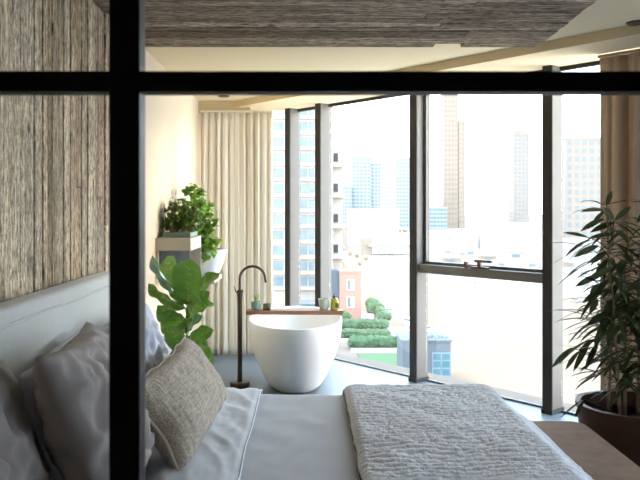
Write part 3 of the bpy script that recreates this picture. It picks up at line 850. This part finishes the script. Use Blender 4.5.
def building(name, label, x0, x1, y0, depth, z1, wall, glazing, cols, pitch, wfrac=.62, hfrac=.5, group=None, zb=ZG, side=True, parapet=True, setback=None, balc=False, z_from=None, cat='building'):
    t = thing(name, ((x0+x1)/2, y0+depth/2, zb), label, cat, group)
    b = B(); box(b, x0, x1, y0, y0+depth, zb, z1)
    if setback: box(b, x0+(x1-x0)*setback[0], x0+(x1-x0)*setback[1], y0+depth*.2, y0+depth*.8, z1, z1+setback[2])
    obj('walls', b, wall, t, smooth=False)
    if parapet: obj('roof', box(B(), x0-.2, x1+.2, y0-.2, y0+depth+.2, z1, z1+pitch*.2) if not setback else box(B(), x0-.2, x1+.2, y0-.2, y0+depth*.18, z1, z1+pitch*.2), wall, t, smooth=False)
    nfl = int((z1-max(zb, z_from or zb)-1)/pitch); cw = (x1-x0)/cols
    # every floor is a band of panes
    for k in range(nfl):
        z = z1 - pitch*(k+1) + pitch*.25
        b = B()
        for c in range(cols):
            xx = x0 + cw*(c+.5); box(b, xx-cw*wfrac/2, xx+cw*wfrac/2, y0-.12, y0+.05, z, z+pitch*hfrac)
        if side:
            nd_ = max(1, int(depth/cw)); dw_ = depth/nd_
            sx = x0 if (x0+x1)/2 > 0 else x1
            for c in range(nd_):
                yy = y0+dw_*(c+.5); box(b, sx-.12, sx+.12, yy-dw_*wfrac/2, yy+dw_*wfrac/2, z, z+pitch*hfrac)
        obj('window_row', b, glazing, t, smooth=False)
        if balc: obj('balcony', box(B(), x0-.3, x1+.3, y0-1.0, y0, z-pitch*.3, z-pitch*.12), wall, t, smooth=False)
    return t

# near apartment tower, left
Y = 150
tw = thing('apartment_tower', (-4, 158, ZG), 'tall white apartment tower with blue windows seen between the left mullions', 'building')
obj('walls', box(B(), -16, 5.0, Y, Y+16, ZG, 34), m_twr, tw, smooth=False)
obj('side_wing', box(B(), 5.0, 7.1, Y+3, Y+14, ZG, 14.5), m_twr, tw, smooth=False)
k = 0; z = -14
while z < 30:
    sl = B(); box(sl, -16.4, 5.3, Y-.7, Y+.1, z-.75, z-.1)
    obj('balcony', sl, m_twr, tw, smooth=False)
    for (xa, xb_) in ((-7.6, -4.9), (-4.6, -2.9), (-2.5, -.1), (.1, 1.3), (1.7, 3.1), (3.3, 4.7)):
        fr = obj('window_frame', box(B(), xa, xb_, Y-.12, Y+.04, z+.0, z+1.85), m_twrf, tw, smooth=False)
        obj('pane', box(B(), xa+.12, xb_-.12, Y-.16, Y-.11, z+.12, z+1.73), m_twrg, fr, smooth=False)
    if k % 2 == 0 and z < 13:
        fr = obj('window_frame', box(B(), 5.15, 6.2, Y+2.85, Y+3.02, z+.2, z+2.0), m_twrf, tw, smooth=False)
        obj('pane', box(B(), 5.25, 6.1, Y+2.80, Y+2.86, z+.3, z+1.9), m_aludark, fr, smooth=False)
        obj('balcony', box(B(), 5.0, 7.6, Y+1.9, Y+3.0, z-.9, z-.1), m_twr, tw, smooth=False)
    z += 3.1; k += 1
# teal pavilion at its foot
pv = thing('glass_pavilion', (0, 146.5, ZG), 'low teal glass pavilion at the foot of the apartment tower', 'building')
obj('walls', box(B(), -4, 1.6, 145, 148, ZG, ZG+3.0), m_teal, pv, smooth=False)
obj('roof', box(B(), -4.2, 1.8, 144.8, 148.2, ZG+3, ZG+3.3), m_twrf, pv, smooth=False)

# red brick building
bk = thing('brick_building', (8, 145, ZG), 'small red brick building with two white framed windows beside the river', 'building')
obj('walls', box(B(), 6.0, 10.1, 143, 146.5, ZG, ZG+9.2), m_brick, bk, smooth=False)
obj('side_wing', box(B(), 3.6, 5.98, 143.6, 147, ZG, ZG+9.6), m_slate, bk, smooth=False)
for z in (ZG+2.6, ZG+5.9):
    fr = obj('window_frame', box(B(), 7.4, 8.9, 142.86, 143.05, z, z+2.1), m_boat, bk, smooth=False)
    obj('pane', box(B(), 7.55, 8.1, 142.8, 142.87, z+.15, z+1.95), m_twrg, fr, smooth=False)
obj('parapet', box(B(), 5.9, 10.2, 142.9, 146.6, ZG+9.2, ZG+9.6), m_brick, bk, smooth=False)

def blob(b, c, r, sz=1, seed=0):
    t = bmesh.new(); bmesh.ops.create_icosphere(t, subdivisions=3, radius=1)
    for v in t.verts:
        k = 1 + .32*N(v.co.x*2.2+seed, v.co.y*2.2, v.co.z*2.2) + .16*N(v.co.x*6, v.co.y*6+seed, v.co.z*6)
        v.co = Vector((v.co.x*k*r, v.co.y*k*r, v.co.z*k*r*sz))
    merge(b, t, Matrix.Translation(c))
# hedge terraces
def hedge(x0, x1, y, z, h, label, seed):
    b = B(); n = int((x1-x0)/1.1)+1
    for i in range(n): blob(b, (x0+(x1-x0)*i/(n-1), y+.3*math.sin(i*2+seed), z+h*.5), 1.1, h*.52/1.1, seed+i)
    o = obj('hedge', b, m_hedge, loc=((x0+x1)/2, y, z)); tag(o, label, 'hedge', 'clipped hedges on the riverside terraces')
hedge(5.6, 13.2, 133, ZG, 1.9, 'clipped green hedge on the highest terrace, nearest to the brick building', 1)
hedge(5.3, 12.6, 124, ZG, 1.6, 'clipped green hedge in the middle row of the riverside terraces', 5)
hedge(7.2, 15.0, 115, ZG, 2.0, 'clipped green hedge in the front row just behind the small lawn', 9)
for y, x0, x1, nm in ((129, 5, 13, 'between the highest and middle hedges'), (120, 5, 14.4, 'between the middle and front hedges'), (111.6, 6.4, 14.4, 'between the front hedge and the lawn')):
    o = obj('terrace_wall', box(B(), x0, x1, y, y+.8, ZG, ZG+.6), m_far3, smooth=False); tag(o, 'low white terrace wall ' + nm, 'wall', 'low terrace walls')
b = B(); prism(b, [(7.2, 110.5), (13.4, 110.5), (12.6, 101), (8.2, 102)], ZG, ZG+.12)
tag(obj('lawn', b, m_lawn, smooth=False), 'small bright green lawn below the hedge terraces', 'lawn')
b = B(); prism(b, [(6, 100.5), (11.2, 100), (11.2, 91), (15, 91), (16.5, 84), (6, 84)], ZG, ZG+.1)
tag(obj('terrace', b, m_pave, smooth=False), 'pinkish paved terrace in front of the small lawn', 'paving')
def tree(x, y, h, r, label, seed):
    t = thing('tree', (x, y, ZG), label, 'tree', 'small trees by the river')
    obj('trunk', tube(B(), [(x, y, ZG), (x+.1, y, ZG+h*.6)], [.2, .12], 8), m_bark, t)
    b = B()
    for k in range(5): blob(b, (x+r*.5*math.cos(k*1.3), y+r*.5*math.sin(k*1.3), ZG+h*.62+.25*r*(k % 3)), r*.62, 1, seed+k)
    obj('crown', b, m_tree, t)
tree(12.7, 142.5, 4.2, 1.7, 'small green tree right beside the brick building', 1)
tree(13.8, 137.3, 3.0, 1.4, 'small green tree at the water, further right of the brick building', 4)
tree(6.6, 138.2, 2.6, 1.2, 'small green tree in front of the brick building', 8)
# boats
def boat(x, y, L, rz, label):
    t = thing('motorboat', (x, y, ZG+.05), label, 'boat', 'moored white motorboats')
    b = B(); pts = [(-L/2, -L*.15), (L*.2, -L*.16), (L/2, 0), (L*.2, L*.16), (-L/2, L*.15)]
    c, s = math.cos(rz), math.sin(rz)
    R_ = lambda q, k=1, o=0: (x+(q[0]*k+o)*c-q[1]*k*s, y+(q[0]*k+o)*s+q[1]*k*c)
    prism(b, [R_(q) for q in pts], ZG+.06, ZG+L*.15); obj('hull', b, m_boat, t, smooth=False)
    b = B(); prism(b, [R_(q, .5, -L*.05) for q in pts], ZG+L*.15, ZG+L*.27); obj('cabin', b, m_boat, t, smooth=False)
    b = B(); prism(b, [R_(q, .515, -L*.05) for q in pts], ZG+L*.18, ZG+L*.23); obj('windscreen', b, m_boatd, t, smooth=False)
for i, (x, y, L, rz, lb_) in enumerate([(16.6, 152, 5.5, .4, 'furthest out of the small white motorboats at the bank'), (18.2, 139, 5, 1.9, 'middle one of the small white motorboats at the bank'), (20.0, 129, 5, .2, 'small white motorboat nearest to the mullion')]):
    boat(x, y, L, rz, lb_)
# riverside glass block
gb = thing('boathouse', (14.6, 94, ZG), 'grey-blue riverside building with a grid of teal windows behind the middle mullion', 'building')
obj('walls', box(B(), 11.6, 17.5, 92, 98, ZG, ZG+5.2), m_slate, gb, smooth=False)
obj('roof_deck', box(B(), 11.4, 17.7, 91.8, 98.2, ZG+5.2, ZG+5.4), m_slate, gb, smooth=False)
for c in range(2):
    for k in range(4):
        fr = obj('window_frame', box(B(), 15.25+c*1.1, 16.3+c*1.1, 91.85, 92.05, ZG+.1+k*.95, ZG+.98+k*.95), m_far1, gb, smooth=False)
        obj('pane', box(B(), 15.31+c*1.1, 16.24+c*1.1, 91.8, 91.86, ZG+.16+k*.95, ZG+.92+k*.95), m_teal, fr, smooth=False)
b = B()
for k in range(7): box(b, 14.6+k*.42, 14.6+k*.42+.25, 93.2+.4*(k % 3), 93.6+.4*(k % 3), ZG+5.4, ZG+5.75+.25*(k % 2))
obj('roof_plant', b, m_twrf, gb, smooth=False)

# skyline across the river
Y = 700
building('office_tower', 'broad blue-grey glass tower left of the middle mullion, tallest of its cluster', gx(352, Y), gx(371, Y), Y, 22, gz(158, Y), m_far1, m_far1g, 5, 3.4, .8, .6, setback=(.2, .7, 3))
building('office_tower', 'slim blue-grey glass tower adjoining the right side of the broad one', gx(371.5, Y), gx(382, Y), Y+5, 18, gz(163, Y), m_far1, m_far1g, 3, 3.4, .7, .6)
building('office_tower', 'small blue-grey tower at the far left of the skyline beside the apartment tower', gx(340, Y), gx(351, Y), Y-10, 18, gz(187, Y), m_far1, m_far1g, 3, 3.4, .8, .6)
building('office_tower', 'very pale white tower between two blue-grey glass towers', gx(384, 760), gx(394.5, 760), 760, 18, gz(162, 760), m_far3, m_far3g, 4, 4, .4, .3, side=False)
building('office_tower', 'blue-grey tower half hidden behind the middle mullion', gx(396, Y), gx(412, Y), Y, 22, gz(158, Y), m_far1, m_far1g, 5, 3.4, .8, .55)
Y = 800
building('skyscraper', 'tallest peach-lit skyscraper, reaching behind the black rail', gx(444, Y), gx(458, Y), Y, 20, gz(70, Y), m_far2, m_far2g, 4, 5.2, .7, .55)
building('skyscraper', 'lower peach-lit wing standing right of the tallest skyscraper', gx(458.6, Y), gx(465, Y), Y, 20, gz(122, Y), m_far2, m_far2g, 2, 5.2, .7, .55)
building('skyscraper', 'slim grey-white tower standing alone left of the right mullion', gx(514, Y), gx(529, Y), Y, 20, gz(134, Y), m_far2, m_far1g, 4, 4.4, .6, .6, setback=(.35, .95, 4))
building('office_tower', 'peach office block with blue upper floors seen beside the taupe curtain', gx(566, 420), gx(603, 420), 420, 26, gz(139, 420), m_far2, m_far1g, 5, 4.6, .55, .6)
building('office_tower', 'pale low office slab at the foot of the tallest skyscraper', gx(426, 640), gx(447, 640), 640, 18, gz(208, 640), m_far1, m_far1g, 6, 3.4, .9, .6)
# low white waterfront
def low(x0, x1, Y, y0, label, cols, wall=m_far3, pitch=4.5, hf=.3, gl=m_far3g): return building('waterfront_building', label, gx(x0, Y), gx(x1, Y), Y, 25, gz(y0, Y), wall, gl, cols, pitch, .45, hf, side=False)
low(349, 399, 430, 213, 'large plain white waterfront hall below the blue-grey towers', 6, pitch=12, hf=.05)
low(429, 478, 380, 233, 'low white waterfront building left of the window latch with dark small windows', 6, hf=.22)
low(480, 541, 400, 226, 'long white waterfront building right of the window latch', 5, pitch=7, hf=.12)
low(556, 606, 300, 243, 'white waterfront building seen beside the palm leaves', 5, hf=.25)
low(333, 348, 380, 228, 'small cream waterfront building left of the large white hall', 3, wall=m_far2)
sh_ = thing('canopy_shed', (gx(374, 345), 349, ZG), 'beige pier shed with dark flat canopy in front of the white hall', 'shed')
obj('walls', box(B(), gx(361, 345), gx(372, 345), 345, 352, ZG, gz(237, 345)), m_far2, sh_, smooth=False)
obj('canopy', box(B(), gx(368, 345), gx(411, 345), 343, 352, gz(247, 345), gz(244, 345)), m_far3g, sh_, smooth=False)
for k in range(5): obj('column', box(B(), gx(378+k*8, 345)-.2, gx(378+k*8, 345)+.2, 344, 344.4, ZG, gz(247, 345)), m_far3g, sh_, smooth=False)
rr = random.Random(2)
spots = [(343, 248), (350, 252), (357, 254), (366, 257), (399, 224), (405, 228), (338, 258), (360, 262)]
for i, (x, y) in enumerate(spots):
    Yd = 21.58*750/(y+4-208); Yd = min(Yd, 640)
    s_ = Yd/750*2.2
    o = thing('autumn_tree', (gx(x, Yd), Yd, ZG), 'orange-leaved tree on the far bank below the white hall', 'tree', 'orange-leaved trees on the far bank')
    bb_ = B(); blob(bb_, (gx(x, Yd), Yd, ZG+s_*1.6), s_*1.1, 1, i)
    obj('crown', bb_, m_sand, o); obj('trunk', tube(B(), [(gx(x, Yd), Yd, ZG), (gx(x, Yd), Yd, ZG+s_)], .2, 6), m_bark, o)
b = B(); prism(b, [(72, 173), (120, 168), (120, 180), (74, 182)], ZG, ZG+1.4)
tag(obj('quay', b, m_far3, smooth=False), 'pale stone quay at the water beside the palm leaves', 'quay')
for i, (x, y, lb_) in enumerate([(449, 250, 'leftmost'), (463, 252, 'second from left'), (530, 270, 'third from left'), (576, 296, 'rightmost')]):
    Yd = 21.5*750/(y-208)*.93
    t = thing('moored_barge', (gx(x, Yd), Yd, ZG+.05), lb_+' of the four low dark barges moored along the far bank', 'boat', 'dark barges at the far bank')
    w = Yd/750*5
    obj('hull', box(B(), gx(x, Yd)-w, gx(x, Yd)+w, Yd-1, Yd+1, ZG+.06, ZG+.6), m_far3g, t, smooth=False)
    obj('cabin', box(B(), gx(x, Yd)-w*.6, gx(x, Yd)+w*.2, Yd-.7, Yd+.7, ZG+.6, ZG+1.3), m_far2, t, smooth=False)

rr = random.Random(31)
for (x, y, wpx, h) in [(352, 236, 9, 5), (378, 231, 12, 6), (396, 237, 10, 4), (452, 258, 16, 4), (470, 250, 10, 5), (488, 256, 14, 4), (500, 262, 9, 4), (515, 252, 14, 6), (531, 262, 12, 5), (568, 262, 9, 5), (582, 270, 12, 5), (340, 262, 8, 5), (368, 246, 6, 3)]:
    Yd = 21.58*750/(y+h-208); k = Yd/750
    t = thing('quayside_shed', (gx(x, Yd), Yd, ZG), 'small pale flat-roofed shed in the sunlit waterfront district', 'shed', 'pale quayside sheds')
    obj('walls', box(B(), gx(x-wpx/2, Yd), gx(x+wpx/2, Yd), Yd-2, Yd+6, ZG, ZG+h*k), rr.choice([m_far3, m_far2, m_sand]), t, smooth=False)
    obj('roof', box(B(), gx(x-wpx/2, Yd)-.3, gx(x+wpx/2, Yd)+.3, Yd-2.4, Yd+6.4, ZG+h*k, ZG+h*k*1.1+.2), m_far3, t, smooth=False)
    obj('door_band', box(B(), gx(x-wpx*.3, Yd), gx(x+wpx*.25, Yd), Yd-2.1, Yd-1.9, ZG+h*k*.2, ZG+h*k*.65), m_far1g, t, smooth=False)
jt = thing('jetty', (52, 200, ZG+.05), 'thin dark jetty running across the water just below the window rail', 'jetty')
b = B(); prism(b, [(gx(475, 212), 212), (gx(541, 192), 192), (gx(541, 192), 193), (gx(475, 212), 213)], ZG+.5, ZG+.8)
obj('deck', b, m_far3g, jt, smooth=False)
for k in range(6):
    x = gx(475, 212)+k*2.4; y = 212.5-k*4*.8
    obj('pile', box(B(), x-.15, x+.15, y-.15, y+.15, ZG+.05, ZG+.5), m_far3g, jt, smooth=False)

# ------------------------------------------------------------------ light
w = bpy.data.worlds.new('sky'); SC.world = w; w.use_nodes = True
nd = w.node_tree.nodes; lk = w.node_tree.links
bg = nd['Background']
tc = nd.new('ShaderNodeTexCoord'); sp = nd.new('ShaderNodeSeparateXYZ'); lk.new(tc.outputs['Generated'], sp.inputs[0])
cr = nd.new('ShaderNodeValToRGB'); lk.new(sp.outputs['Z'], cr.inputs['Fac'])
cr.color_ramp.elements[0].position = 0; cr.color_ramp.elements[0].color = (.95, .97, 1.0, 1)
cr.color_ramp.elements[1].position = .5; cr.color_ramp.elements[1].color = (.56, .76, 1.0, 1)
lk.new(cr.outputs['Color'], bg.inputs['Color'])
bg.inputs['Strength'].default_value = 5.6
sun = bpy.data.lights.new('sun', 'SUN'); sun.energy = 1.25; sun.color = (1.0, .74, .48); sun.angle = math.radians(7)
so = bpy.data.objects.new('sun', sun); COL.objects.link(so)
el, dirx, diry = math.radians(10), 1.0, .10      # towards the sun
v = Vector((dirx, diry, 0)).normalized()*math.cos(el) + Vector((0, 0, math.sin(el)))
so.rotation_euler = v.to_track_quat('Z', 'Y').to_euler(); so.location = (30, -12, 20)

# ------------------------------------------------------------------ camera
cam = bpy.data.cameras.new('camera'); co = bpy.data.objects.new('camera', cam); COL.objects.link(co)
co.location = (0, 0, 1.58); co.rotation_euler = (PI/2, 0, 0)
cam.sensor_width = 36; cam.lens = 750/640*36; cam.shift_x = .01875; cam.shift_y = -.05
cam.clip_start = .05; cam.clip_end = 5000
cam.dof.use_dof = True; cam.dof.focus_distance = 5.5; cam.dof.aperture_fstop = 42.2/3.6
SC.camera = co
SC.view_settings.view_transform = 'Standard'; SC.view_settings.look = 'None'; SC.view_settings.gamma = 1
SC.view_settings.use_curve_mapping = False; SC.view_settings.exposure = .95
SC.cycles.use_denoising = True
SC.cycles.max_bounces = 10; SC.cycles.diffuse_bounces = 5; SC.cycles.transparent_max_bounces = 16
SC.cycles.sample_clamp_indirect = 8; SC.cycles.caustics_reflective = False; SC.cycles.caustics_refractive = False
